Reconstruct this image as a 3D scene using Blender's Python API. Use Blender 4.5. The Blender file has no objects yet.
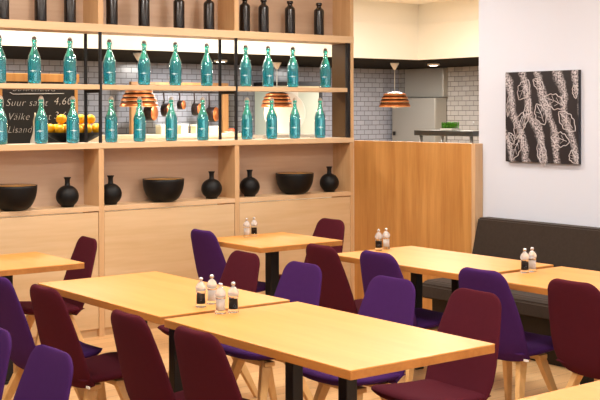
import bpy, bmesh, math, random
from mathutils import Vector, Matrix
random.seed(7)
PI = math.pi
C = bpy.context.scene.collection
S = bpy.context.scene

# ------------------------------------------------------------------ materials
def lin(r, g, b):
    f = lambda c: (c/255/12.92) if c/255 <= .04045 else ((c/255+.055)/1.055)**2.4
    return (f(r), f(g), f(b), 1)

def mat(name, col, rough=.5, metal=0, spec=.5, bump=0, bscale=200, trans=0, ior=1.45, emit=None, es=0, sheen=0, var=0, vscale=8):
    m = bpy.data.materials.new(name); m.use_nodes = True
    nt = m.node_tree; b = nt.nodes['Principled BSDF']
    b.inputs['Base Color'].default_value = col
    b.inputs['Roughness'].default_value = rough
    b.inputs['Metallic'].default_value = metal
    b.inputs['Specular IOR Level'].default_value = spec
    b.inputs['Transmission Weight'].default_value = trans
    b.inputs['IOR'].default_value = ior
    if sheen:
        b.inputs['Sheen Weight'].default_value = sheen
        b.inputs['Sheen Roughness'].default_value = .5
    if emit:
        b.inputs['Emission Color'].default_value = emit
        b.inputs['Emission Strength'].default_value = es
    tc = nt.nodes.new('ShaderNodeTexCoord')
    if var:
        n = nt.nodes.new('ShaderNodeTexNoise'); n.inputs['Scale'].default_value = vscale; n.inputs['Detail'].default_value = 4
        nt.links.new(tc.outputs['Object'], n.inputs['Vector'])
        mr = nt.nodes.new('ShaderNodeMapRange'); mr.inputs[3].default_value = 1-var; mr.inputs[4].default_value = 1+var
        nt.links.new(n.outputs['Fac'], mr.inputs[0])
        mx = nt.nodes.new('ShaderNodeVectorMath'); mx.operation = 'SCALE'
        mx.inputs[0].default_value = col[:3]
        nt.links.new(mr.outputs[0], mx.inputs['Scale'])
        nt.links.new(mx.outputs[0], b.inputs['Base Color'])
    if bump:
        n = nt.nodes.new('ShaderNodeTexNoise'); n.inputs['Scale'].default_value = bscale
        nt.links.new(tc.outputs['Object'], n.inputs['Vector'])
        bp = nt.nodes.new('ShaderNodeBump'); bp.inputs['Strength'].default_value = bump; bp.inputs['Distance'].default_value = .002
        nt.links.new(n.outputs['Fac'], bp.inputs['Height']); nt.links.new(bp.outputs[0], b.inputs['Normal'])
    return m

def wood(name, light, dark, axis='Y', rough=.4, scale=9, stretch=14, coat=0):
    """fine long-grained timber; axis = direction of the grain"""
    m = bpy.data.materials.new(name); m.use_nodes = True
    nt = m.node_tree; b = nt.nodes['Principled BSDF']; N = nt.nodes; L = nt.links
    tc = N.new('ShaderNodeTexCoord'); mp = N.new('ShaderNodeMapping')
    sc = [scale]*3; sc['XYZ'.index(axis)] = scale/stretch
    mp.inputs['Scale'].default_value = sc
    L.new(tc.outputs['Object'], mp.inputs['Vector'])
    n1 = N.new('ShaderNodeTexNoise'); n1.inputs['Scale'].default_value = 1.2; n1.inputs['Detail'].default_value = 5; n1.inputs['Distortion'].default_value = .6
    n2 = N.new('ShaderNodeTexNoise'); n2.inputs['Scale'].default_value = 7; n2.inputs['Detail'].default_value = 6
    L.new(mp.outputs[0], n1.inputs['Vector']); L.new(mp.outputs[0], n2.inputs['Vector'])
    ad = N.new('ShaderNodeMath'); ad.operation = 'MULTIPLY_ADD'; ad.inputs[1].default_value = .45
    L.new(n2.outputs['Fac'], ad.inputs[0]); L.new(n1.outputs['Fac'], ad.inputs[2])
    r = N.new('ShaderNodeValToRGB'); r.color_ramp.elements[0].position = .45; r.color_ramp.elements[1].position = .95
    r.color_ramp.elements[0].color = dark; r.color_ramp.elements[1].color = light
    L.new(ad.outputs[0], r.inputs[0]); L.new(r.outputs[0], b.inputs['Base Color'])
    b.inputs['Roughness'].default_value = rough
    if coat:
        b.inputs['Coat Weight'].default_value = coat; b.inputs['Coat Roughness'].default_value = .25
    bp = N.new('ShaderNodeBump'); bp.inputs['Strength'].default_value = .05; bp.inputs['Distance'].default_value = .002
    L.new(n2.outputs['Fac'], bp.inputs['Height']); L.new(bp.outputs[0], b.inputs['Normal'])
    return m

def brickmat(name, c1, c2, mortar, w, h, axes, rough=.25, off=.5, msize=.004, bump=.4):
    """tiles / planks laid out in metres on the plane given by axes, e.g. 'XZ'"""
    m = bpy.data.materials.new(name); m.use_nodes = True
    nt = m.node_tree; b = nt.nodes['Principled BSDF']; N = nt.nodes; L = nt.links
    tc = N.new('ShaderNodeTexCoord'); sp = N.new('ShaderNodeSeparateXYZ'); cb = N.new('ShaderNodeCombineXYZ')
    L.new(tc.outputs['Object'], sp.inputs[0])
    L.new(sp.outputs[axes[0]], cb.inputs[0]); L.new(sp.outputs[axes[1]], cb.inputs[1])
    br = N.new('ShaderNodeTexBrick'); L.new(cb.outputs[0], br.inputs['Vector'])
    br.inputs['Color1'].default_value = c1; br.inputs['Color2'].default_value = c2; br.inputs['Mortar'].default_value = mortar
    br.inputs['Scale'].default_value = 1; br.inputs['Brick Width'].default_value = w; br.inputs['Row Height'].default_value = h
    br.inputs['Mortar Size'].default_value = msize; br.inputs['Mortar Smooth'].default_value = .2; br.offset = off
    L.new(br.outputs['Color'], b.inputs['Base Color'])
    b.inputs['Roughness'].default_value = rough
    bp = N.new('ShaderNodeBump'); bp.invert = True; bp.inputs['Strength'].default_value = bump; bp.inputs['Distance'].default_value = .003
    L.new(br.outputs['Fac'], bp.inputs['Height']); L.new(bp.outputs[0], b.inputs['Normal'])
    return m, br

def floormat():
    m, br = brickmat('floor_oak', lin(232,190,138), lin(214,168,116), lin(150,108,66), 1.4, .14, 'XY', .32, .37, .002, .1)
    nt = m.node_tree; N = nt.nodes; L = nt.links; b = N['Principled BSDF']
    tc = N.new('ShaderNodeTexCoord'); mp = N.new('ShaderNodeMapping'); mp.inputs['Scale'].default_value = (1.2, 18, 1)
    L.new(tc.outputs['Object'], mp.inputs[0])
    n = N.new('ShaderNodeTexNoise'); n.inputs['Scale'].default_value = 2; n.inputs['Detail'].default_value = 6; L.new(mp.outputs[0], n.inputs['Vector'])
    r = N.new('ShaderNodeMapRange'); r.inputs[3].default_value = .78; r.inputs[4].default_value = 1.15; L.new(n.outputs['Fac'], r.inputs[0])
    mx = N.new('ShaderNodeVectorMath'); mx.operation = 'SCALE'
    L.new(br.outputs['Color'], mx.inputs[0]); L.new(r.outputs[0], mx.inputs['Scale']); L.new(mx.outputs[0], b.inputs['Base Color'])
    return m

M = {}
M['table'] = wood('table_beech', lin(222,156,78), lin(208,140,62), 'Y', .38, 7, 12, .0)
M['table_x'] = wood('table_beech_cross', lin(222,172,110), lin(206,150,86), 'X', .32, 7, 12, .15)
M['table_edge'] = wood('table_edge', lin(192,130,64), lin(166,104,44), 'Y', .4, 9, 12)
M['shelf'] = wood('shelf_oak', lin(216,184,146), lin(200,164,122), 'X', .45, 8, 14)
M['shelf_v'] = wood('upright_oak', lin(212,174,130), lin(192,150,104), 'Z', .45, 8, 14)
M['panel'] = wood('back_panel_oak', lin(198,168,142), lin(182,150,124), 'X', .45, 6, 14)
M['front'] = wood('cupboard_oak', lin(214,184,144), lin(198,164,120), 'X', .4, 6, 14)
M['partition'] = wood('partition_oak', lin(198,144,80), lin(168,112,54), 'Z', .4, 8, 14)
M['partition_lit_end'] = wood('partition_lit_end', lin(206,170,130), lin(186,146,106), 'Z', .45, 8, 14)  # paler, greyer oak: light falling on the end face is put into its colour
M['rackwood'] = wood('rack_wood', lin(186,138,86), lin(156,108,62), 'Z', .5, 8, 14)
M['beech'] = wood('chair_beech', lin(226,184,124), lin(206,156,92), 'Z', .4, 14, 8)
M['floor'] = floormat()
M['white'] = mat('white_wall', lin(206,211,224), .7, bump=.03, bscale=120)
M['cream'] = mat('bulkhead_white', lin(238,234,222), .75)
M['ceil'] = mat('ceiling_white', lin(240,236,226), .8)
M['darkceil'] = wood('kitchen_soffit', lin(24,20,15), lin(14,12,9), 'X', .95, 4, 10)
M['tile_back'], _ = brickmat('grey_tile_back', lin(150,152,162), lin(138,140,150), lin(78,78,82), .155, .072, 'XZ', .2)
M['tile_right'], _ = brickmat('grey_tile_right', lin(154,150,146), lin(142,138,134), lin(80,77,74), .155, .072, 'YZ', .2)
M['black_metal'] = mat('black_metal', lin(30,27,28), .4, .3)
M['black_leg'] = mat('black_table_leg', lin(28,27,29), .45, .2)
M['maroon'] = mat('maroon_wool', lin(76,26,37), .95, spec=.08, bump=.25, bscale=420, sheen=.0, var=.07, vscale=40)
M['purple'] = mat('purple_wool', lin(66,34,88), .95, spec=.08, bump=.25, bscale=420, sheen=.0, var=.07, vscale=40)
M['bench'] = mat('dark_brown_weave', lin(50,39,31), .85, spec=.2, bump=.5, bscale=150, sheen=.1, var=.3, vscale=45)
M['glass_teal'] = mat('teal_glass', lin(66,220,204), .03, trans=.88, ior=1.33, spec=1.0)
_b = M['glass_teal'].node_tree.nodes['Principled BSDF']; _b.inputs['Coat Weight'].default_value = 1; _b.inputs['Coat IOR'].default_value = 1.75; _b.inputs['Coat Roughness'].default_value = .05
M['liquid'] = mat('blue_water', lin(74,196,246), .03, trans=.80, ior=1.33)
M['porcelain'] = mat('white_porcelain', lin(232,228,220), .25)
M['rust_cap'] = mat('grey_brown_stopper', lin(112,92,88), .5)
M['wire'] = mat('steel_wire', lin(190,190,190), .3, 1)
M['print'] = mat('white_print', lin(225,245,245), .4)
M['black_ceramic'] = mat('black_ceramic', lin(13,12,12), .5, spec=.3)
M['brown_bottle'] = mat('brown_black_glass', lin(24,17,16), .22, spec=.6)
M['gold'] = mat('gold_leaf', lin(222,180,96), .3, .9)
M['acrylic'] = mat('clear_acrylic', (1,1,1,1), .03, trans=1.0, ior=1.25)
M['frosted'] = mat('frosted_acrylic', lin(244,244,244), .06, trans=.68, ior=1.3)
M['salt'] = mat('salt', lin(240,240,240), .7, bump=.3, bscale=900)
M['pepper'] = mat('peppercorns', lin(34,22,18), .7, bump=.9, bscale=500, var=.7, vscale=320)
M['chrome'] = mat('brushed_chrome', lin(205,205,208), .28, 1)
M['steel'] = mat('stainless_steel', lin(186,182,172), .38, .75, bump=.02, bscale=60)
M['steel_dark'] = mat('dark_steel', lin(96,96,94), .3, .8)
M['copper'] = mat('copper', lin(216,126,72), .32, .75)
M['copper_edge'] = mat('copper_bright_rim', lin(240,180,120), .3, .5)
M['copper_dark'] = mat('dark_copper', lin(52,26,15), .35, .7)
M['pan_dark'] = mat('dark_iron', lin(48,36,32), .4, .6)
M['chalk_bg'] = mat('blackboard', lin(26,23,21), .75, var=.25, vscale=6)
M['chalk'] = mat('chalk', lin(205,200,192), .9)
M['orange'] = mat('orange_peel', lin(255,188,8), .45, bump=.25, bscale=160)
M['fridge_white'] = mat('white_enamel', lin(236,236,226), .35)
M['pale_green'] = mat('pale_green_enamel', lin(196,206,192), .4)
M['cressgreen'] = mat('cress_green', lin(96,180,34), .7)
M['cressstem'] = mat('cress_dark', lin(58,120,26), .7)
M['dark_panel'] = mat('dark_lacquer', lin(92,68,42), .25, spec=.6)
M['canvas_edge'] = mat('canvas_edge', lin(36,34,40), .6)
M['food'] = mat('sliced_tomato', lin(196,84,50), .5, var=.4, vscale=30)
M['bulb'] = mat('warm_bulb', lin(255,230,180), .4, emit=(1,.72,.4,1), es=14)
M['lamp_led'] = mat('downlight', lin(255,250,240), .4, emit=(1,.92,.8,1), es=9)
M['tag'] = mat('white_tag', lin(235,232,226), .8)
M['cream_card'] = mat('cream_carton', lin(224,212,178), .6)

M['darkceil'].node_tree.nodes['Principled BSDF'].inputs['Specular IOR Level'].default_value = .08
def artmat():
    m = bpy.data.materials.new('ripple_print'); m.use_nodes = True
    nt = m.node_tree; N = nt.nodes; L = nt.links; b = N['Principled BSDF']
    tc = N.new('ShaderNodeTexCoord'); sp = N.new('ShaderNodeSeparateXYZ'); cb = N.new('ShaderNodeCombineXYZ')
    L.new(tc.outputs['Object'], sp.inputs[0]); L.new(sp.outputs['Y'], cb.inputs[0]); L.new(sp.outputs['Z'], cb.inputs[1])
    mp = N.new('ShaderNodeMapping'); mp.inputs['Rotation'].default_value = (0,0,.3); L.new(cb.outputs[0], mp.inputs[0])
    w = N.new('ShaderNodeTexWave'); w.inputs['Scale'].default_value = 2.1; w.inputs['Distortion'].default_value = 4.5; w.inputs['Detail'].default_value = 3; w.inputs['Detail Scale'].default_value = 1.6
    L.new(mp.outputs[0], w.inputs[0])
    n = N.new('ShaderNodeTexNoise'); n.inputs['Scale'].default_value = 75; n.inputs['Detail'].default_value = 3; L.new(cb.outputs[0], n.inputs['Vector'])
    r1 = N.new('ShaderNodeMapRange'); r1.inputs[1].default_value = .4; r1.inputs[2].default_value = 1; L.new(w.outputs['Fac'], r1.inputs[0])
    r2 = N.new('ShaderNodeMapRange'); r2.inputs[1].default_value = .36; r2.inputs[2].default_value = .66; L.new(n.outputs['Fac'], r2.inputs[0])
    mu = N.new('ShaderNodeMath'); mu.operation = 'MULTIPLY'; L.new(r1.outputs[0], mu.inputs[0]); L.new(r2.outputs[0], mu.inputs[1])
    rp = N.new('ShaderNodeValToRGB'); rp.color_ramp.elements[0].color = lin(28,22,27); rp.color_ramp.elements[1].color = lin(205,198,202)
    rp.color_ramp.elements[1].position = .85
    L.new(mu.outputs[0], rp.inputs[0]); L.new(rp.outputs[0], b.inputs['Base Color']); b.inputs['Roughness'].default_value = .5
    return m
M['art'] = artmat()
M['art_line'] = mat('pale_print_line', lin(186,180,182), .6)

# ------------------------------------------------------------------ mesh helpers
class MB:
    def __init__(s): s.bm = bmesh.new(); s.mi = 0; s.mats = []
    def m(s, key):
        k = M[key]
        if k not in s.mats: s.mats.append(k)
        s.mi = s.mats.index(k); return s
    def _fin(s, faces, smooth):
        for f in faces:
            f.material_index = s.mi; f.smooth = smooth
    def box(s, x0, x1, y0, y1, z0, z1, bev=0, seg=2):
        v = [s.bm.verts.new(p) for p in ((x0,y0,z0),(x1,y0,z0),(x1,y1,z0),(x0,y1,z0),(x0,y0,z1),(x1,y0,z1),(x1,y1,z1),(x0,y1,z1))]
        fs = [s.bm.faces.new([v[i] for i in q]) for q in ((3,2,1,0),(4,5,6,7),(0,1,5,4),(1,2,6,5),(2,3,7,6),(3,0,4,7))]
        if bev:
            es = list({e for f in fs for e in f.edges})
            r = bmesh.ops.bevel(s.bm, geom=es, offset=bev, segments=seg, affect='EDGES', profile=.5)
            fs = list({f for vv in r['verts'] for f in vv.link_faces} | {f for f in fs if f.is_valid})
        s._fin(fs, False); return s
    def rings(s, rings, cap0=True, cap1=True, smooth=True, closed=True):
        R = [[s.bm.verts.new(p) for p in r] for r in rings]; n = len(R[0]); fs = []
        for a, b in zip(R, R[1:]):
            for i in range(n if closed else n-1):
                j = (i+1) % n; fs.append(s.bm.faces.new((a[i], a[j], b[j], b[i])))
        if cap0: fs.append(s.bm.faces.new(list(reversed(R[0]))))
        if cap1: fs.append(s.bm.faces.new(R[-1]))
        s._fin(fs, smooth); return s
    def lathe(s, prof, seg=28, c=(0,0,0), smooth=True):
        rs = [[(c[0]+max(r,1e-4)*math.cos(2*PI*i/seg), c[1]+max(r,1e-4)*math.sin(2*PI*i/seg), c[2]+z) for i in range(seg)] for r, z in prof]
        return s.rings(rs, True, True, smooth)
    def tube(s, pts, r, seg=8, closed=False):
        pts = [Vector(p) for p in pts]; rs = []
        n = len(pts); up0 = None
        for i, p in enumerate(pts):
            a = pts[(i-1) % n] if (closed or i) else p; b = pts[(i+1) % n] if (closed or i < n-1) else p
            t = (b-a).normalized()
            if up0 is None: up0 = t.orthogonal().normalized()
            u = (up0 - t*up0.dot(t)).normalized(); up0 = u; w = t.cross(u)
            rr = r[i] if isinstance(r, (list, tuple)) else r
            rs.append([p + u*rr*math.cos(2*PI*k/seg) + w*rr*math.sin(2*PI*k/seg) for k in range(seg)])
        if closed: rs.append(rs[0])
        return s.rings(rs, not closed, not closed)
    def taper(s, a, b, wa, wb, da=None, db=None):
        """straight square bar from a to b, section wa x da to wb x db"""
        a = Vector(a); b = Vector(b); t = (b-a).normalized(); u = Vector((1,0,0)); u = (u - t*u.dot(t)).normalized(); w = t.cross(u)
        def ring(p, x, y):
            k = .25
            return [p + u*x*i + w*y*j for i, j in ((.5-k*.3,.5),(.5,.5-k*.3),(.5,-.5+k*.3),(.5-k*.3,-.5),(-.5+k*.3,-.5),(-.5,-.5+k*.3),(-.5,.5-k*.3),(-.5+k*.3,.5))]
        return s.rings([ring(a, wa, da or wa), ring(b, wb, db or wb)], smooth=False)
    def build(s, name, parent=None, loc=None, weld=False):
        bmesh.ops.recalc_face_normals(s.bm, faces=s.bm.faces)
        me = bpy.data.meshes.new(name); s.bm.to_mesh(me); s.bm.free()
        for k in s.mats: me.materials.append(k)
        o = bpy.data.objects.new(name, me); C.objects.link(o)
        if parent: o.parent = parent
        if loc: o.location = loc
        return o

def thing(name, label, cat, loc=(0,0,0), rz=0, group=None):
    o = bpy.data.objects.new(name, None); C.objects.link(o); o.empty_display_size = .05
    o.location = loc; o.rotation_euler = (0,0,rz)
    return tag(o, label, cat, group)
def tag(o, label, cat, group=None):
    o['label'] = label; o['category'] = cat
    if group: o['group'] = group
    return o
def struct(o):
    o['kind'] = 'structure'; return o
def dup(root, loc, rz, label, group=None):
    r = root.copy(); C.objects.link(r); r.location = loc; r.rotation_euler = (0,0,rz); r['label'] = label
    if group: r['group'] = group
    for ch in list(root.children):
        c = ch.copy(); C.objects.link(c); c.parent = r
        for g in ch.children:
            d = g.copy(); C.objects.link(d); d.parent = c
    return r
def facing(x, y):            # rotation that turns local -Y towards the photographer's side of the room
    return math.atan2(-y, -x) + PI/2

# ------------------------------------------------------------------ the room
CEIL = 3.00
struct(MB().m('floor').box(-3.2, 12.2, -3, 13.3, -.1, 0).build('floor'))
struct(MB().m('ceil').box(-3.2, 12.2, -3, 10.55, CEIL, CEIL+.1).build('ceiling'))
struct(MB().m('white').box(6.46, 6.60, -3, 6.11, 0, CEIL).build('wall_right'))
p = MB().m('partition').box(6.375, 6.44, 6.11, 7.5, 0, 1.40, .004)
p.m('partition_lit_end').box(6.375, 6.50, 6.07, 6.11, 0, 1.40, .004)
struct(p.build('wall_partition'))
# dining room's left and rear walls with the daylight openings
w = MB().m('white')
w.box(-3.2,-3.06,-3,13.3,0,.7).box(-3.2,-3.06,-3,13.3,2.5,CEIL)
for a, b in ((-3,-2.4),(.6,1.2),(4.2,4.8),(7.8,13.3)): w.box(-3.2,-3.06,a,b,.7,2.5)
struct(w.build('wall_left'))
w = MB().m('white'); w.box(-3.06,6.46,-3.14,-3,0,.7).box(-3.06,6.46,-3.14,-3,2.5,CEIL)
for a, b in ((-3.06,-2.5),(.4,1.),(3.6,4.2),(6.0,6.46)): w.box(a,b,-3.14,-3,.7,2.5)
struct(w.build('wall_rear'))
def window(n, x0, x1, y0, y1):
    f = MB().m('white')
    if x1-x0 > y1-y0:
        f.box(x0,x1,y0,y1,.7,.76).box(x0,x1,y0,y1,2.44,2.5).box(x0,x0+.06,y0,y1,.76,2.44).box(x1-.06,x1,y0,y1,.76,2.44)
        m_ = (x0+x1)/2; f.box(m_-.03,m_+.03,y0,y1,.76,2.44)
    else:
        f.box(x0,x1,y0,y1,.7,.76).box(x0,x1,y0,y1,2.44,2.5).box(x0,x1,y0,y0+.06,.76,2.44).box(x0,x1,y1-.06,y1,.76,2.44)
        m_ = (y0+y1)/2; f.box(x0,x1,m_-.03,m_+.03,.76,2.44)
    struct(f.build('window_%d' % n))
for n, (a, b) in enumerate(((-2.4,.6),(1.2,4.2),(4.8,7.8))): window(n+1, -3.16,-3.10,a,b)
for n, (a, b) in enumerate(((-2.5,.4),(1.,3.6),(4.2,6.0))): window(n+4, a,b,-3.10,-3.04)
# kitchen shell: tiled walls, dark dropped soffit, white bulkheads over its edge
struct(MB().m('tile_back').box(-3.06,12.1,13.15,13.3,0,2.35).build('wall_kitchen_back'))
struct(MB().m('tile_right').box(12.1,12.2,6.1,13.15,0,2.35).build('wall_kitchen_right'))
k = MB().m('darkceil').box(-3.06,10.06,10.55,13.15,2.30,2.36).box(10.06,12.1,5.9,13.15,2.30,2.36)
struct(k.build('ceiling_kitchen'))
struct(MB().m('cream').box(-3.06,10.06,10.50,10.55,2.30,CEIL).build('wall_bulkhead_back'))
struct(MB().m('cream').box(10.0,10.06,5.9,10.50,2.30,CEIL).build('wall_bulkhead_right'))
struct(MB().m('white').box(6.60,12.1,5.78,5.9,0,CEIL).build('wall_kitchen_front'))
struct(MB().m('cream').box(-3.06,10.0,10.485,10.50,2.74,2.76).box(9.985,10.0,5.9,10.485,2.74,2.76).build('trim_1'))

# ------------------------------------------------------------------ shelving unit between the dining room and the kitchen
YF, YB = 7.5, 7.76
UP = [(2.735,2.775), (3.925,3.968), (5.132,5.175), (6.338,6.375)]
su = thing('shelving_unit', 'tall oak shelving unit with open black metal middle and cupboards below', 'shelving', (4.55,7.6,0))
def sp(mb, name, parent=su):
    o = mb.build(name, parent); o.location = (-4.55,-7.6,0); return o
for a, b in UP:
    sp(MB().m('shelf_v').box(a, b, YF, YB, 0, 1.381, .002), 'upright')
    sp(MB().m('shelf_v').box(a, b, YF, YB, 2.295, 2.76, .002), 'upright')
sp(MB().m('shelf').box(2.70, 6.375, YF-.004, YB, 2.237, 2.295, .002), 'shelf_board')
sp(MB().m('shelf').box(2.70, 6.375, YF-.004, YB, 1.381, 1.423, .002), 'shelf_board')
for (a, b), (c, d) in zip(UP, UP[1:]):
    sp(MB().m('shelf').box(b, c, YF-.002, YB, .924, .958, .002), 'shelf_board')
    sp(MB().m('panel').box(b, c, YB-.02, YB-.001, .958, 1.381), 'back_panel')
    sp(MB().m('panel').box(b, c, YB-.02, YB-.001, 2.295, 2.76), 'back_panel')
    f = sp(MB().m('front').box(b+.003, c-.003, YF+.004, YF+.024, .06, .915, .002), 'cupboard_front')
    sp(MB().m('front').box(b, c, YF+.03, YB, 0, .06), 'plinth')
    # open middle: a slim black steel frame carrying one oak plank
    x0 = (a+b)/2-.010
    x1 = c-.001
    for x in (x0,):
        sp(MB().m('black_metal').box(x, x+.02, YF+.003, YF+.023, 1.423, 2.237, .002), 'steel_post')
        sp(MB().m('black_metal').box(x, x+.02, YB-.026, YB-.006, 1.423, 2.237, .002), 'steel_post')
        sp(MB().m('black_metal').box(x, x+.02, YF+.023, YB-.026, 1.792, 1.815), 'steel_rail')
    sp(MB().m('shelf').box(x0+.0205, (c+d)/2-.0105 if c < 6 else c-.033, YF, YB-.02, 1.816, 1.851, .002), 'plank')
# closed dark end of the open middle, with the oak end stile in front of it
sp(MB().m('dark_panel').box(6.345, 6.362, YF+.02, YB, 1.423, 2.237), 'end_panel')
sp(MB().m('black_metal').box(6.31, 6.342, YF+.006, YF+.036, 1.423, 2.237, .002), 'steel_post')
sp(MB().m('shelf_v').box(6.345, 6.375, YF, YF+.02, 1.423, 2.237, .002), 'end_stile')

# ------------------------------------------------------------------ bottles
def teal_bottle(cap, wirem):
    t = thing('glass_bottle', '', 'bottle')
    body = [(.0,.006),(.032,.0),(.043,.003),(.0465,.012),(.0470,.03),(.0470,.160),(.0455,.178),(.038,.204),(.0265,.232),(.019,.252),(.0155,.268),(.0142,.285),(.0142,.300),(.0175,.303),(.0178,.314),(.0145,.318),(.0,.318)]
    MB().m('glass_teal').lathe(body, 28).build('glass_body', t)
    MB().m('liquid').lathe([(0,.006),(.039,.007),(.0435,.013),(.0442,.03),(.0442,.156),(.0425,.173),(.036,.198),(.0345,.2),(0,.201)], 24).build('water', t)
    st = MB().m(cap).lathe([(0,.3185),(.0125,.3185),(.0145,.323),(.0135,.331),(.008,.336),(0,.337)], 16).build('stopper', t)
    w = MB().m(wirem)
    pts = [(.0185*math.cos(a), 0, .306+.036*math.sin(a)) for a in [PI*i/12 for i in range(13)]]
    w.tube(pts, .0024, 6)
    w.tube([(.0185*math.cos(2*PI*i/16), .0185*math.sin(2*PI*i/16), .296) for i in range(16)], .0016, 6, True)
    w.tube([(.0185,0,.306),(.021,-.006,.285),(.019,-.012,.262)], .0016, 6)
    w.build('wire_bail', st)
    e = MB().m('print')                       # four-pointed star print wrapped on the glass
    def P(u, v): a = u/.0473 - PI/2; return (.0475*math.cos(a), .0475*math.sin(a), .092+v)
    arms = [(.030,0,.003),(0,.026,.003)]
    for ang in (0, PI/2, PI, 3*PI/2):
        L_ = .030 if ang in (0, PI) else .014
        pts = [(0.003,-.0024),(L_*.5,-.0011),(L_,0),(L_*.5,.0011),(.003,.0024)]
        q = [e.bm.verts.new(P(u*math.cos(ang)-v*math.sin(ang), u*math.sin(ang)+v*math.cos(ang))) for u, v in pts]
        e._fin([e.bm.faces.new(q)], False)
    q = [e.bm.verts.new(P(.0035*math.cos(a), .0035*math.sin(a))) for a in [2*PI*i/8 for i in range(8)]]
    e._fin([e.bm.faces.new(q)], False)
    ob = e.build('printed_star', t)
    so = ob.modifiers.new('s', 'SOLIDIFY'); so.thickness = .0004; so.offset = 1
    return t
tb = None
ORD = ['leftmost','second','third','fourth','fifth']
bays = ['left bay','middle bay','right bay']
def baynum(x): return 0 if x < 3.93 else (1 if x < 5.14 else 2)
def bayrow(xs):
    cnt = {}; out = []
    for x in xs: cnt.setdefault(baynum(x), []).append(x)
    for x in xs:
        l = cnt[baynum(x)]; i = l.index(x)
        out.append('rightmost' if i == len(l)-1 else ('leftmost' if i == 0 else '%s from left' % ORD[i]))
    return out
up = [3.205,3.47,3.747,4.065,4.361,4.639,4.932,5.305,5.536,5.792,6.149]
lo = [3.215,3.517,3.766,4.08,4.325,4.605,4.889,5.322,5.567,5.81,6.085]
for xs, z, where, g in ((up,1.851,'upper plank','teal bottles on the upper plank'), (lo,1.423,'board above the bowls','teal bottles on the board above the bowls')):
    for x, o_ in zip(xs, bayrow(xs)):
        lab = 'teal swing-top bottle, %s on the %s, %s' % (o_, where, bays[baynum(x)])
        y = 7.60+random.uniform(-.008,.008)
        rz = facing(x, y)+random.uniform(-.25,.25)
        if x == xs[0]:
            tb = teal_bottle('rust_cap', 'wire') if xs is up else teal_bottle('porcelain', 'porcelain')
            tb.location = (x,y,z+.0006); tb.rotation_euler = (0,0,rz); tb['label'] = lab; tb['group'] = g
        else: dup(tb, (x,y,z+.0006), rz, lab, g)

def black_bottle():
    t = thing('stoneware_bottle', '', 'bottle')
    MB().m('brown_bottle').lathe([(0,.004),(.038,0),(.043,.004),(.0435,.015),(.0435,.205),(.041,.218),(.030,.229),(.021,.236),(.0195,.246),(.0195,.255),(0,.256)], 24).build('body', t)
    MB().m('brown_bottle').lathe([(.018,.2555),(.026,.257),(.027,.266),(.027,.276),(.024,.279),(.012,.279),(.011,.262),(0,.261)], 20).build('mouth_rim', t)
    return t
bb = black_bottle(); first = True
xs = [3.235,3.519,3.749,4.092,4.366,4.677,4.955,5.302,5.49,5.763,6.073]
for x, o_ in zip(xs, bayrow(xs)):
    lab = 'dark brown cylindrical bottle, %s on the top shelf, %s' % (o_, bays[baynum(x)])
    if first: bb.location = (x,7.60,2.2956); bb['label'] = lab; bb['group'] = 'dark bottles on the top shelf'; first = False
    else: dup(bb, (x,7.60,2.2956), random.uniform(0,6), lab, 'dark bottles on the top shelf')

def bowl():
    t = thing('bowl', '', 'bowl')
    R, H = .160, .176
    out = [(0,0),(.070,0)]+[(.070+(R-.070)*math.sin(a), .004+(H-.004)*(1-math.cos(a))) for a in [PI/2*i/14 for i in range(1,15)]]
    out[-1] = (R, H)
    prof_out = out + [(R-.004,H+.001),(R-.008,H)]
    prof_in = [(R-.008,H-.001)]+[(.070+(R-.0785-.0005)*math.cos(a) if a < PI/2-.01 else .06, H-.001-(H-.012)*math.sin(a)) for a in [PI/2*i/12 for i in range(1,13)]]
    MB().m('black_ceramic').lathe(prof_out+[(max(0,r_-.0065),z_+.0045) for r_, z_ in reversed(out[1:-1])]+[(0,.0045)], 36).build('shell', t)
    MB().m('gold').lathe(prof_in+[(0,.0105)], 36).build('gilt_lining', t)
    return t
bw = bowl()
for i, (x, lab) in enumerate(((3.30,'black gilt-lined bowl on the lower shelf, cut by the left photo edge'),
    (4.515,'black bowl with gilt inside on the lower shelf in the middle bay'),(5.787,'black bowl with gilt inside on the lower shelf in the right bay'))):
    if i == 0: bw.location = (x,7.572,.9586); bw['label'] = lab; bw['group'] = 'black bowls on the lower shelf'
    else: dup(bw, (x,7.572,.9586), i, lab, 'black bowls on the lower shelf')

def vase():
    t = thing('vase', '', 'vase'); r = .083
    prof = [(0,.002),(.045,0)]+[(r*math.sin(a), .079-r*math.cos(a)*.97) for a in [.62+ (2.88-.62)*i/18 for i in range(19)]]
    prof += [(.0195,.165),(.0185,.180),(.0195,.200),(.0265,.214),(.027,.217),(.021,.217),(.014,.205),(0,.19)]
    MB().m('black_ceramic').lathe(prof, 32).build('body', t); return t
vs = vase(); 
VL = [(3.722,'round black bud vase right of the bowl in the left bay'),(4.075,'round black bud vase left of the bowl in the middle bay'),(4.975,'round black bud vase right of the bowl in the middle bay'),
      (5.345,'round black bud vase left of the bowl in the right bay'),(6.182,'round black bud vase right of the bowl in the right bay')]
for i, (x, lab) in enumerate(VL):
    if i == 0: vs.location = (x,7.60,.9586); vs['label'] = lab; vs['group'] = 'round black vases on the lower shelf'
    else: dup(vs, (x,7.60,.9586), i, lab, 'round black vases on the lower shelf')

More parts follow.
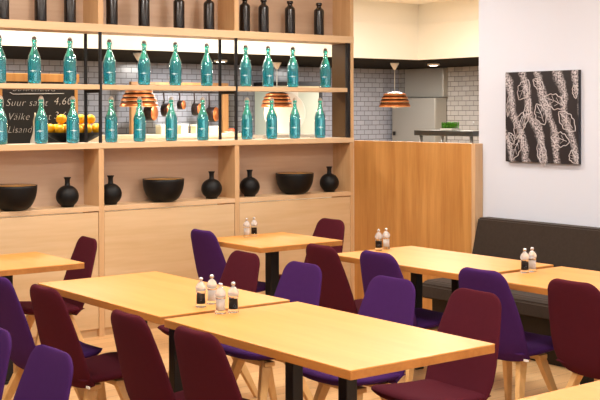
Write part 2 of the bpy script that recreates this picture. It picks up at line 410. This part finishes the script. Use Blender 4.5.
# ------------------------------------------------------------------ tables
TZ = .74
def table(x0, x1, y0, y1, label, kind, sp_=.178, off=0, ox=0):
    cx, cy = (x0+x1)/2, (y0+y1)/2
    t = thing('dining_table', label, 'table', (cx,cy,0), 0, 'oak-topped restaurant tables')
    a, b = (x1-x0)/2, (y1-y0)/2
    tp = MB().m('table').box(-a,a,-b,b,TZ-.006,TZ,.002)
    o = tp.build('tabletop', t)
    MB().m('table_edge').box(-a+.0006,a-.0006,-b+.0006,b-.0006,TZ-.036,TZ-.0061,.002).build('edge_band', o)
    if kind == 'twin':
        for sy in (-1,1):
            MB().m('black_leg').box(ox-.028,ox+.028,off+sy*sp_-.028,off+sy*sp_+.028,.015,TZ-.045,.004).build('column', t)
        for sy in (-1,1): MB().m('black_leg').box(ox-.033,ox+.033,off+sy*sp_-.033,off+sy*sp_+.033,0,.0145,.003).build('floor_flange', t)
        MB().m('black_leg').box(-.25,.25,-.30,.30,TZ-.045,TZ-.0365).build('mounting_plate', t)
    else:
        MB().m('black_leg').box(-.036,.036,-.036,.036,.015,TZ-.045,.004).build('column', t)
        MB().m('black_leg').box(-.045,.045,-.045,.045,0,.0145,.003).build('floor_flange', t)
        MB().m('black_leg').box(-.2,.2,-.03,.03,TZ-.045,TZ-.0365).box(-.03,.03,-.2,-.0301,TZ-.045,TZ-.0365).box(-.03,.03,.0301,.2,TZ-.045,TZ-.0365).build('spider_plate', t)
    return t
table(2.575,3.315,3.05,4.318,'long front table with light wood top in the centre foreground','twin')
table(2.590,3.313,4.375,5.645,'long light wood table touching the front table, behind the four mills','twin')
table(4.580,5.292,4.405,5.630,'long light wood table by the oak partition, in front of the bench','twin', .1825, .112, .104)
table(4.560,5.275,3.100,4.335,'long light wood table at the right edge in front of the bench','twin', .27, -.12)
table(2.575,3.315,1.17,2.42,'light wood table in the bottom right corner, mostly out of frame','twin')
table(4.425,5.140,6.170,6.88,'small square table on one column before the right shelving bays','column')
table(2.445,3.165,6.235,6.92,'small square table at the left edge before the shelving','column')

# ------------------------------------------------------------------ chairs
def superring(cx, w, th, pos, nrm, bow, n=28, ex=3.2):
    """closed section: half width w along Y, half thickness th along nrm; bow pushes the flanks forward"""
    r = []
    for i in range(n):
        a = 2*PI*i/n; c_, s_ = math.cos(a), math.sin(a)
        u = math.copysign(abs(c_)**(2/ex), c_); v = math.copysign(abs(s_)**(2/2.2), s_)
        y = u*w; d = v*th + bow*u*u
        r.append((pos[0]+nrm[0]*d, y, pos[1]+nrm[1]*d))
    return r
def make_chair(key, label):
    t = thing('dining_chair', label, 'chair')
    fab = M[key]
    # back shell: centre line from under the seat's rear edge up to the top
    ctrl = [(-.140,.335),(-.170,.370),(-.193,.43),(-.216,.51),(-.238,.59),(-.260,.665),(-.281,.735)]
    ws =   [.195,.208,.216,.213,.203,.190,.174]
    def samp(tt):
        k = tt*(len(ctrl)-1); i = min(int(k), len(ctrl)-2); f = k-i
        return ((ctrl[i][0]*(1-f)+ctrl[i+1][0]*f, ctrl[i][1]*(1-f)+ctrl[i+1][1]*f), ws[i]*(1-f)+ws[i+1]*f)
    rings = []; n = 26
    for k in range(n+1):
        pos, w = samp(k/n); q, _ = samp(min(1,k/n+.02)); q0, _ = samp(max(0,k/n-.02))
        dx, dz = q[0]-q0[0], q[1]-q0[1]; l = math.hypot(dx, dz); nr = (dz/l, -dx/l)
        th = .019+.006*(1-k/n)
        if k == 0: rings.append(superring(0, w*.93, th*.5, pos, nr, .02))
        rings.append(superring(0, w, th, pos, nr, .020*(1-.4*k/n)))
    # rounded top corners
    pos, w = samp(1); dx, dz = ctrl[-1][0]-ctrl[-2][0], ctrl[-1][1]-ctrl[-2][1]; l = math.hypot(dx,dz); tv = (dx/l, dz/l); nr = (tv[1], -tv[0])
    R = .085
    for k in range(1, 9):
        a = PI/2*k/8; hgt = R*.95*math.sin(a); ww = w - R*.95*(1-math.cos(a)) - .008*k/8
        th = .019*math.sqrt(max(0.02, 1-(k/8)**3*.93))
        rings.append(superring(0, ww, th, (pos[0]+tv[0]*hgt, pos[1]+tv[1]*hgt), nr, .012))
    b = MB().m(key).rings(rings); bo = b.build('backrest', t)
    # seat cushion
    rs = []; N_ = 18
    for k in range(N_+1):
        f = k/N_; x = -.185+.410*f
        w = .196+.020*math.sin(PI*min(1,f*1.2)*.5)-.012*f
        if f > .80: w -= .055*((f-.80)/.2)**2
        zc = .366+.022*f - .018*math.sin(PI*f)*.6
        th = .027*math.sqrt(max(.05, 1-((f-.5)/.5)**8*.95))
        ring = []
        for i in range(28):
            a = 2*PI*i/28; c_, s_ = math.cos(a), math.sin(a)
            u = math.copysign(abs(c_)**(2/3.4), c_); v = math.copysign(abs(s_)**(2/2.4), s_)
            ring.append((x, u*w, zc+v*th+.012*u*u))
        rs.append(ring)
    MB().m(key).rings(rs).build('seat', t)
    # wooden under-frame: two cross rails joined by side rails, four splayed tapering legs
    fr = MB().m('beech')
    fr.box(.020,.085,-.145,.145,.312,.338,.004).box(-.125,-.060,-.145,.145,.312,.338,.004)
    fr.box(-.060,.020,-.03,.03,.314,.336,.003)
    fr.build('seat_frame', t)
    for sx in (-1,1):
        for sy in (-1,1):
            top = (.055 if sx > 0 else -.092, sy*.112, .334); bot = (.160 if sx > 0 else -.235, sy*(.190 if sx > 0 else .205), 0)
            MB().m('beech').taper(bot, top, .028, .060, .026, .034).build('leg', t)
    MB().m('tag').box(-.172,-.167,-.222,-.190,.342,.353).build('care_tag', t)
    return t
GR = 'upholstered shell chairs around the tables'
proto = {'maroon': make_chair('maroon',''), 'purple': make_chair('purple','')}
used = {}
def chair(col, x, y, rz, label):
    if col not in used:
        o = proto[col]; o.location = (x,y,0); o.rotation_euler = (0,0,rz); o['label'] = label; o['group'] = GR; used[col] = 1
        return o
    return dup(proto[col], (x,y,0), rz, label, GR)
R_ = math.radians
BK = .30      # seat centre to the top of the back
# facing +X (backs seen)
chair('maroon', 2.332+BK, 3.700, R_(1), 'maroon chair seen from behind, pushed in at the front table, nearest the camera')
chair('maroon', 2.309+BK, 4.178, R_(-1), 'maroon chair seen from behind, tucked where the two long tables meet')
chair('maroon', 2.346+BK, 5.075, R_(2), 'maroon chair at the left long table corner, its reddish seat visible')
chair('purple', 2.313+BK, 5.537, R_(0), 'dark purple chair cut by the left edge, its back to the camera')
chair('maroon', 4.439+BK, 5.551, R_(-2), 'very dark maroon chair, back to camera, at left end of the partition table')
chair('purple', 4.477+BK, 5.070, R_(0), 'dark purple chair, back to camera, before the mills on the partition table')
chair('purple', 4.413+BK, 4.182, R_(2), 'dark purple chair at the joint of the two bench tables, seat showing')
chair('maroon', 4.460+BK, 3.599, R_(-1), 'dark maroon chair with its back to the camera at the right photo edge')
chair('purple', 4.447+BK-.097, 6.785, R_(0), 'dark purple chair left of the small square table before the shelving')
chair('maroon', 1.98+BK, 6.62, R_(0), 'chair mostly out of frame left of the small square table at left')
# facing -X (fronts seen)
chair('maroon', 3.891-BK, 3.694, PI+R_(-2), 'big maroon chair facing us at the front table right end, seat showing')
chair('purple', 3.867-BK, 4.227, PI+R_(1), 'purple chair facing us behind the front table, middle of its far side')
chair('purple', 3.860-BK, 4.952, PI+R_(0), 'purple chair facing us just right of the four mills')
chair('maroon', 3.885-BK, 5.563, PI+R_(-2), 'maroon chair facing us behind the four mills')
chair('maroon', 3.52-BK*.99, 6.93-BK*.14, PI+R_(-5), 'maroon chair on the right side of the small table at left, turned')
chair('maroon', 5.60-BK, 6.84, PI+R_(0), 'dark maroon chair beside the partition at the small square table')
chair('purple', 1.768-BK, 3.702, PI+R_(0), 'bright purple chair facing us in the bottom left foreground')
chair('purple', 1.77-BK, 4.22, PI+R_(0), 'bright purple chair sliver at the left photo edge')

# ------------------------------------------------------------------ salt and pepper mills
def mill(fill):
    t = thing('salt_mill' if fill == 'salt' else 'pepper_mill', '', 'mill')
    MB().m('acrylic').lathe([(0,0),(.0235,0),(.0245,.003),(.0245,.012),(.0215,.018),(.0205,.060),(.0225,.070),(.0235,.074),(0,.074)], 22).build('clear_body', t)
    MB().m(fill).lathe([(0,.016),(.0185,.016),(.0185,.064 if fill == 'salt' else .062),(0,.066 if fill == 'salt' else .064)], 18).build('filling', t)
    MB().m('frosted').lathe([(0,.0745),(.017,.0745),(.0235,.079),(.0252,.086),(.0246,.093),(.020,.104),(.013,.113),(.008,.118),(0,.1192)], 22).build('clear_head', t)
    MB().m('chrome').lathe([(0,.1195),(.005,.1195),(.0055,.122),(.0095,.126),(.0105,.131),(.008,.137),(0,.139)], 14).build('top_knob', t)
    return t
ml = {'salt': mill('salt'), 'pepper': mill('pepper')}; mu = {}
def put_mill(kind, x, y, label):
    g = 'clear salt and pepper mills on the tables'
    if kind not in mu:
        o = ml[kind]; o.location = (x,y,TZ+.0006); o['label'] = label; o['group'] = g; mu[kind] = 1; return
    dup(ml[kind], (x,y,TZ+.0006), random.uniform(0,6), label, g)
put_mill('pepper', 2.868,4.475,'clear pepper mill, leftmost of the four on the left long table')
put_mill('salt', 2.955,4.515,'clear salt mill at the rear of the group of four mills')
put_mill('salt', 2.842,4.272,'clear salt mill, front one of four, standing on the front table')
put_mill('pepper', 2.905,4.262,'clear pepper mill, rightmost of four, standing on the front table')
put_mill('salt', 4.730,6.765,'white salt mill on the small square table before the shelving')
put_mill('pepper', 4.810,6.785,'dark pepper mill on the small square table before the shelving')
put_mill('pepper', 4.950,5.575,'pepper mill on the table by the oak partition')
put_mill('salt', 5.035,5.595,'white salt mill on the table by the oak partition')
put_mill('pepper', 4.900,4.285,'pepper mill on the right table in front of the bench')
put_mill('salt', 4.968,4.290,'white salt mill on the right table in front of the bench')

# ------------------------------------------------------------------ bench and picture on the white wall
bn = thing('bench', 'dark brown woven upholstered bench along the white wall', 'bench', (6.1,3.0,0))
def sect(pts, y0, y1, key, name):
    b = MB().m(key); b.rings([[(x,y0,z) for x, z in pts],[(x,y1,z) for x, z in pts]], smooth=False)
    bmesh.ops.bevel(b.bm, geom=list(b.bm.edges), offset=.012, segments=3, affect='EDGES')
    o = b.build(name, bn); o.location = (-6.1,-3.0,0); return o
sect([(6.435,.30),(6.435,.845),(6.315,.845),(6.215,.42),(6.205,.30)], -1.0, 5.99, 'bench', 'backrest')
sect([(6.20,.30),(6.20,.425),(5.77,.425),(5.72,.40),(5.72,.30)], -1.0, 5.99, 'bench', 'seat')
o = MB().m('black_metal').box(5.80,6.42,-1.0,5.95,0,.298).build('base', bn); o.location = (-6.1,-3.0,0)

ar = thing('picture', 'square black and white picture of leaves on rippled ground, on the white wall', 'picture', (6.452,5.47,1.605))
MB().m('canvas_edge').box(-.022,.006,-.34,.34,-.333,.333,.002).build('canvas', ar)
a = MB().m('art').box(-.0245,-.0222,-.338,.338,-.331,.331)
a.m('art_line')
def leaf(cy, cz, L_, W_, ang):
    def P(u, v): return (-.0255, cy + u*math.cos(ang)-v*math.sin(ang), cz + u*math.sin(ang)+v*math.cos(ang))
    up_ = [P(-L_+2*L_*k/20, W_*math.sin(PI*k/20)**.8*(1+.10*math.sin(k*1.3))) for k in range(21)]
    dn = [P(L_-2*L_*k/20, -W_*math.sin(PI*k/20)**.8*(1+.12*math.cos(k*1.1))) for k in range(1,20)]
    a.tube(up_+dn, .0034, 5, True)
    a.tube([P(-L_*.7,0),P(0,W_*.12),P(L_*.85,0)], .0026, 5)
    for q_ in (-.35,.1): a.tube([P(L_*q_,W_*.1),P(L_*(q_+.3),W_*.62)], .0018, 4); a.tube([P(L_*q_,-W_*.02),P(L_*(q_+.3),-W_*.6)], .0018, 4)
for q in ((.02,.24,.06,.035,.6),(-.30,-.28,.05,.04,1.2),(.16,.20,.085,.055,-1.0),(-.13,.11,.10,.052,.35),(.0,.02,.085,.05,1.1),(-.24,-.03,.10,.055,.75),(.20,-.06,.10,.05,-1.2),(.13,.03,.11,.03,-1.3),(.235,-.23,.10,.045,-1.1),(-.01,-.26,.10,.04,1.35),(-.18,-.16,.085,.05,.2),(.30,.10,.10,.02,-1.4),(-.31,.18,.05,.02,1.4),(.28,-.16,.05,.03,1.0)): leaf(*q)
a.build('print', ar)

# ------------------------------------------------------------------ kitchen
co = thing('serving_counter', 'tall steel serving counter behind the shelving, under the chalkboard', 'counter', (5.6,9.1,0))
o = MB().m('steel').box(-2.6,2.6,-.45,.45,1.28,1.32,.004).build('worktop', co)
o = MB().m('fridge_white').box(-2.58,2.58,-.42,.42,0,1.28).build('carcass', co)
bc = thing('back_counter', 'cream back counter along the tiled kitchen wall', 'counter', (7.7,12.8,0))
MB().m('cream_card').box(-1.4,1.02,-.3,.32,1.31,1.36,.004).build('worktop', bc)
MB().m('fridge_white').box(-1.38,1.0,-.28,.32,0,1.31).build('carcass', bc)

# chalkboard menu
cbd = thing('chalkboard', 'framed black menu chalkboard with handwritten salad prices, behind left bottles', 'sign', (4.34,9.42,1.32))
MB().m('chalk_bg').box(-.345,.345,-.008,.012,.03,.60).build('slate', cbd)
f = MB().m('partition'); f.box(-.39,.39,-.015,.02,.60,.672,.003).box(-.375,-.345,-.015,.02,0,.60,.003).box(.345,.375,-.015,.02,0,.60,.003).box(-.345,.345,-.015,.02,0,.03,.003)
f.build('frame', cbd)
def write(txt, x, z, size, shear=.25, sx=1.0):
    cu = bpy.data.curves.new('t', 'FONT'); cu.body = txt; cu.size = size; cu.shear = shear; cu.extrude = .0006; cu.offset = -.0022; cu.space_character = 1.1
    to = bpy.data.objects.new('t', cu); C.objects.link(to)
    dg = bpy.context.evaluated_depsgraph_get(); me = bpy.data.meshes.new_from_object(to.evaluated_get(dg))
    bpy.data.objects.remove(to)
    me.materials.append(M['chalk'])
    o = bpy.data.objects.new('chalk_writing', me); C.objects.link(o); o.parent = cbd
    o.rotation_euler = (PI/2,0,0); o.location = (x,-.0092,z); o.scale = (sx,1,1)
write('Salatilaud', -.255, .515, .085, .3, 1.15)
write('Suur salat', -.315, .385, .090, .3, 1.0); write('4,60', .135, .398, .095)
write('V\u00e4ike salat', -.300, .262, .090, .3, .95); write('3,60', .135, .270, .095)
write('Lisandid', -.30, .150, .085, .3, .95)
u = MB().m('chalk').tube([(-.275,-.0092,.505),(-.245,-.0092,.488),(0,-.0092,.492),(.24,-.0092,.498)], .0025, 5); u.build('underline', cbd)

# oranges in a black pedestal bowl
fb = thing('fruit_bowl', 'wide black footed bowl full of oranges behind the left frame post', 'bowl', (4.47,9.0,1.32))
MB().m('black_ceramic').lathe([(0,0),(.085,0),(.085,.010),(.045,.018),(.03,.025),(.045,.036),(.12,.070),(.20,.112),(.262,.151),(.266,.155),(.255,.155),(.19,.120),(.10,.080),(0,.064)], 36).build('shell', fb)
om = None; cnt = 0
pos = []
for x in (-.176,-.088,.0,.088,.176): pos.append((x,-.088,.180))
for x in (-.2175,-.132,-.044,.044,.132,.2175): pos.append((x,.0,.190))
for x in (-.132,-.044,.044,.132): pos.append((x,.088,.184))
for x in (-.140,-.046,.047): pos.append((x,-.044,.268))
pos.append((.140,-.044,.268))
for x in (-.092,.0,.092): pos.append((x,.046,.270))
names = ['front row left end','front row second from left','front row centre','front row fourth from left','front row right end','outermost at left','second layer left','behind the front centre, left','behind the front centre, right','second layer right','outermost at right','back row left end','back row second from left','back row third from left','back row right end','upper layer left','upper layer middle','upper layer right','upper layer far right','upper layer behind at left','upper layer behind in the middle','upper layer behind at right']
for q, n_ in zip(pos, names):
    loc = (4.47+q[0], 9.0+q[1], 1.32+q[2]); lab = 'orange in the black footed bowl, '+n_
    if om is None:
        om = MB().m('orange').lathe([(0,-.0410)]+[(.042*math.sin(a), -.0410*math.cos(a)) for a in [PI*i/12 for i in range(1,12)]]+[(.006,.0395),(0,.0375)], 18).build('orange')
        om.location = loc; tag(om, lab, 'fruit', 'oranges in the black bowl')
    else:
        o = om.copy(); C.objects.link(o); o.location = loc; o.rotation_euler = (random.uniform(-.6,.6),random.uniform(-.6,.6),0); o['label'] = lab
# white dressing bottle beside the oranges, tray on the counter
db = thing('dressing_bottle', 'white conical dressing bottle on the counter by the chalkboard', 'bottle', (4.135,9.05,1.32))
MB().m('porcelain').lathe([(0,0),(.042,0),(.045,.01),(.040,.09),(.018,.16),(.014,.21),(0,.21)], 20).build('body', db)
MB().m('cream_card').lathe([(0,.2105),(.017,.2105),(.017,.25),(.008,.29),(.005,.325),(0,.325)], 16).build('spout', db)
tr = MB().m('porcelain').box(3.80,4.03,8.80,9.0,1.322,1.345,.006); tag(tr.build('serving_tray'), 'white rectangular tray on the counter under the chalkboard', 'tray')
MBt = thing('tray_stand', 'white oval platter on the counter left of the orange bowl', 'platter', (4.10,8.80,1.32))
MB().m('porcelain').lathe([(0,.0),(.05,.0),(.09,.02),(.10,.03),(.088,.026),(.05,.012),(0,.012)], 28).build('plate', MBt)

# pot rack with hanging copper pans
rk = thing('pot_rack', 'wooden post frame with black rail of copper pans on the tiled wall', 'rack', (7.98,12.95,1.36))
MB().m('rackwood').box(-.75,-.68,-.03,.03,0,.64,.004).build('post', rk)
MB().m('rackwood').box(.67,.76,-.03,.03,0,.64,.004).build('post', rk)
MB().m('rackwood').box(-.75,.76,-.03,.03,.64,.68,.004).build('top_beam', rk)
MB().m('black_metal').tube([(-.68,-.04,.545),(.67,-.04,.545)], .008).build('hanging_rail', rk)
def pan(r, hl, name='saucepan'):
    t = thing(name, '', 'pan')
    # hangs by its handle, copper base turned to the room (local -Y)
    d = .09*r/.08
    rings = []
    for rr, y in ((r*.97,-d),(r,-d+.012),(r*1.02,0),(r*.96,0),(r*.92,-d+.02)):
        rings.append([(rr*math.cos(2*PI*i/24), y, -hl+rr*math.sin(2*PI*i/24)) for i in range(24)])
    MB().m('pan_dark').rings(rings).build('pot', t)
    MB().m('copper').rings([[(rr*math.cos(2*PI*i/24), y, -hl+rr*math.sin(2*PI*i/24)) for i in range(24)] for rr, y in ((r*.98,-d-.0005),(r*.95,-d-.008))]).build('copper_base', t)
    MB().m('pan_dark').tube([(0,-.005,-hl+r*.98),(0,-.012,-hl+r+.05),(0,-.006,-.012),(0,-.006,.0)], [.011,.010,.011,.009]).build('handle', t)
    return t
PL = [(7.44,.098,.27,'big copper pan hanging leftmost on the tiled wall'),(7.69,.084,.23,'dark copper pan second from left on the wall rail'),(7.93,.060,.165,'smallest copper pan hanging in the middle of the rail'),
      (8.16,.082,.225,'copper pan second from right on the wall rail'),(8.395,.098,.29,'large copper pan hanging at the right end of the rail')]
for x, r, hl, lab in PL:
    t = pan(r, hl); t.location = (x, 12.892, 1.36+.545); t.rotation_euler = (0,0,R_(32)); t['label'] = lab; t['group'] = 'copper pans on the rail'
# cream cartons and a food plate on the back counter
cm = None
for x, w_, h_, lab in ((7.56,.17,.125,'cream carton on back counter, leftmost, under the big pan'),(7.83,.11,.13,'cream carton on back counter, second from left'),(8.08,.15,.12,'cream carton on back counter, third from left'),(8.33,.12,.10,'cream carton on back counter, rightmost')):
    t = thing('carton', lab, 'box', (x,12.66,1.36), 0, 'cream cartons on the back counter')
    MB().m('cream_card').box(-w_/2,w_/2,-.07,.07,0,h_*.82,.006).build('box', t)
    MB().m('fridge_white').box(-w_/2-.004,w_/2+.004,-.074,.074,h_*.82,h_,.006).build('lid', t)
pl = thing('plate', 'plate of red sliced food on the back counter right of the pans', 'plate', (8.60,12.64,1.36))
MB().m('porcelain').lathe([(0,0),(.05,0),(.10,.018),(.098,.022),(.05,.008),(0,.008)], 28).build('dish', pl)
fd = MB().m('food'); fd.lathe([(0,0.0095),(.046,.0095),(.06,.03),(.04,.06),(0,.066)], 18); tag(fd.build('sliced_food', None, (8.60,12.64,1.36)), 'heap of red sliced food on the back counter plate', 'food')

# copper pendants
def pendant():
    K = .80
    t = thing('pendant_lamp', '', 'lamp')
    MB().m('porcelain').lathe([(0,0),(.060,0),(.060,-.012),(.018,-.085),(.006,-.095),(0,-.095)], 20).build('ceiling_rose', t)
    MB().m('porcelain').tube([(0,0,-.09),(0,0,-.40)], .006, 8).build('cord', t)
    bands = [(.131,-.412,.147,-.430),(.160,-.456,.171,-.476),(.181,-.500,.190,-.524),(.196,-.548,.205,-.586)]
    sh = MB().m('copper_dark').lathe([(.018,-.392),(.095,-.394),(.126,-.409),(.153,-.446),(.176,-.490),(.192,-.538),(.199,-.583),(.194,-.583),(.187,-.538),(.170,-.492),(.147,-.45),(.120,-.415),(.09,-.400),(.018,-.398)], 32).build('shade', t)
    for i, (r0, z0, r1, z1) in enumerate(bands):
        b = MB().m('copper'); b.lathe([(r0,z0),(r1,z1),(r1+.006,z1),(r1+.005,z1+.010),(r0+.004,z0+.002)], 32)
        b.m('copper_edge').lathe([(r1+.001,z1-.0005),(r1+.0065,z1-.0005),(r1+.0075,z1-.008),(r1+.001,z1-.008)], 32)
        b.build('copper_band', sh)
    MB().m('bulb').lathe([(0,-.585),(.03,-.58),(.045,-.55),(.04,-.51),(.02,-.47),(0,-.46)], 16).build('bulb', t)
    return t
pn = pendant()
for i, (x, y, lab) in enumerate(((6.25,11.0,'copper slatted pendant lamp behind the middle bay bottles'),(8.955,12.1,'copper slatted pendant lamp behind the right bay bottles'),(10.37,11.35,'copper slatted pendant lamp over the oak partition, before the steel cabinet'))):
    if i == 0: pn.location = (x,y,2.30); pn['label'] = lab; pn['group'] = 'copper pendant lamps in the kitchen'
    else: dup(pn, (x,y,2.30), .3*i, lab, 'copper pendant lamps in the kitchen')
    l = bpy.data.lights.new('pendant_light', 'POINT'); l.energy = 9; l.color = (1,.75,.5); l.shadow_soft_size = .05
    lo_ = bpy.data.objects.new('pendant_light', l); C.objects.link(lo_); lo_.location = (x,y,2.30-.66)
dl = None
for x, y, lab in ((7.93,11.9,'round white downlight on the dark kitchen ceiling behind the middle bay'),(10.95,11.2,'small flush downlight on the dark kitchen ceiling right of the pendant')):
    t = thing('downlight', lab, 'lamp', (x,y,2.30), 0, 'downlights in the kitchen ceiling')
    MB().m('porcelain').lathe([(0,0),(.085,0),(.085,-.02),(.075,-.028),(0,-.028)], 24).build('housing', t)
    MB().m('lamp_led').lathe([(0,-.0285),(.055,-.0285),(.05,-.032),(0,-.032)], 24).build('lens', t)

# white cold cabinet with a round tray before it, behind the right bay
wc = thing('white_cabinet', 'tall pale cabinet with dark top and bright display strip behind the right bay', 'cabinet', (9.70,12.85,0))
MB().m('pale_green').box(-.37,.37,-.25,.29,0,1.94,.006).build('body', wc)
MB().m('fridge_white').box(-.36,-.02,-.272,-.252,.1,1.93,.004).build('door', wc)
MB().m('black_metal').box(-.39,.42,-.26,.29,2.005,2.06,.004).build('top_trim', wc)
MB().m('cream_card').box(-.37,.37,-.256,.28,1.94,2.005).build('display_strip', wc)
MB().m('black_metal').box(.372,.42,-.26,.28,0,2.005).build('door_frame_strip', wc)  # added black strip standing in for a kitchen door frame, not a cabinet part
rt = thing('round_tray', 'big round white tray standing upright behind the right bay bottles', 'tray', (9.26,12.345,1.63), 0)
rings = [[(rr*math.cos(2*PI*i/40), y, .82*rr*math.sin(2*PI*i/40)) for i in range(40)] for rr, y in ((.28,.006),(.34,.0),(.352,-.014),(.342,-.014),(.28,-.004))]
MB().m('porcelain').rings(rings).build('dish', rt)
ts = thing('prep_table', 'narrow steel prep table under the round white tray', 'table', (9.2,12.33,0))
MB().m('steel').box(-.45,.45,-.2,.2,1.30,1.34,.004).build('worktop', ts)
for sx in (-1,1):
    for sy in (-1,1): MB().m('steel_dark').box(sx*.4-.02,sx*.4+.02,sy*.16-.02,sy*.16+.02,0,1.30).build('leg', ts)

# stainless cabinet, hood duct
sc = thing('steel_cabinet', 'tall stainless cabinet in the kitchen corner under the hood duct', 'cabinet', (11.95,12.55,0))
MB().m('steel').box(-.08,.14,-.46,.48,0,1.85,.006).build('body', sc)
MB().m('steel').box(-.10,-.082,-.458,.478,.05,1.848,.005).build('door', sc)
MB().m('black_metal').box(-.125,-.101,.40,.44,1.28,1.34,.004).build('handle', sc)
hd = thing('hood_duct', 'plain steel hood duct rising to the dark kitchen ceiling', 'duct', (12.04,12.48,1.862))
MB().m('steel').box(-.04,.055,-.41,.42,.012,.432,.004).build('casing', hd)
MB().m('steel').box(-.05,.055,-.42,.43,0,.012).build('lower_flange', hd)

# service shelf behind the partition with a cress tray
gs = thing('service_shelf', 'dark glass and steel service shelf standing behind the oak partition', 'shelf', (7.0,7.0,0))
MB().m('steel_dark').box(-.16,.16,-.46,.24,1.44,1.485,.004).build('top', gs)
for y in (-.42,.18):
    for x in (-.13,.13): MB().m('chrome').tube([(x,y,1.0),(x,y,1.44)], .014).build('leg', gs)
MB().m('fridge_white').box(-.3,.3,-.75,.42,0,1.0).build('base_cabinet', gs)
cr = thing('cress_tray', 'white tray of bright green cress on the service shelf', 'plant', (6.97,6.93,1.485))
MB().m('fridge_white').box(-.05,.05,-.072,.072,0,.018,.003).build('tray', cr)
c = MB()
for i in range(330):
    x, y = random.uniform(-.045,.045), random.uniform(-.068,.068); h = random.uniform(.035,.055)
    c.m('cressgreen' if random.random() < .75 else 'cressstem')
    dx, dy = random.uniform(-.006,.006), random.uniform(-.006,.006)
    c.tube([(x,y,.016),(x+dx,y+dy,.016+h)], .0012, 3)
    a_ = random.uniform(0,PI); r = .007
    v = [c.bm.verts.new((x+dx+r*math.cos(a_+k*PI/2)*(1 if k % 2 else .6), y+dy+r*math.sin(a_+k*PI/2), .016+h+random.uniform(-.002,.003))) for k in range(4)]
    c._fin([c.bm.faces.new(v)], False)
c.build('cress_leaves', cr)['kind'] = 'stuff'

# ------------------------------------------------------------------ light
def area(name, loc, rot, sx, sy, e, col):
    l = bpy.data.lights.new(name, 'AREA'); l.shape = 'RECTANGLE'; l.size = sx; l.size_y = sy; l.energy = e; l.color = col
    o = bpy.data.objects.new(name, l); C.objects.link(o); o.location = loc; o.rotation_euler = rot; return o
WARM = (1,.94,.86); DAY = (.86,.93,1)
for x in (1.2,3.2,5.2):
    for y in (1.5,4.0,6.3):
        area('ceiling_lamp', (x,y,CEIL-.03), (0,0,0), .6, .6, 54, WARM)
for y in (-.9,2.7,6.3): area('window_light', (-3.02,y,1.6), (0,-PI/2,0), 1.7, 2.9, 2, DAY)
for x in (-1.05,2.3,5.1): area('window_light', (x,-2.96,1.6), (PI/2,0,0), 2.5, 1.7, 48, DAY)
for x, y in ((4.5,9.3),(7.0,9.3),(8.6,8.6)): area('kitchen_lamp', (x,y,CEIL-.03), (0,0,0), .5, .5, 100, (1,.95,.86))
for x, y in ((5.0,12.2),(7.9,12.2),(10.8,11.8),(11.2,9.0)): area('kitchen_lamp', (x,y,2.28), (0,0,0), .3, .3, 85, (1,.95,.88))
wd = bpy.data.worlds.new('sky'); S.world = wd; wd.use_nodes = True
wd.node_tree.nodes['Background'].inputs[0].default_value = (.75,.85,1,1); wd.node_tree.nodes['Background'].inputs[1].default_value = .1

# ------------------------------------------------------------------ camera
fpx, yaw, roll, pit, y0 = 1138.11, .913497, -.00262611, -.00970550, 122.514
F = Vector((math.cos(yaw)*math.cos(pit), math.sin(yaw)*math.cos(pit), math.sin(pit))); R0 = Vector((math.sin(yaw), -math.cos(yaw), 0)); U0 = R0.cross(F)
R = R0*math.cos(roll)+U0*math.sin(roll); U = U0*math.cos(roll)-R0*math.sin(roll)
cam = bpy.data.cameras.new('camera'); co_ = bpy.data.objects.new('camera', cam); C.objects.link(co_)
mw = Matrix(((R.x,U.x,-F.x,0),(R.y,U.y,-F.y,0),(R.z,U.z,-F.z,1.65),(0,0,0,1))); co_.matrix_world = mw
cam.sensor_width = 36; cam.lens = fpx*36/600; cam.shift_y = -(200-y0)/600
cam.clip_start = .05; cam.clip_end = 100
S.camera = co_
S.view_settings.view_transform = 'Standard'; S.view_settings.look = 'None'; S.view_settings.gamma = 1; S.view_settings.use_curve_mapping = False
S.view_settings.exposure = -.44
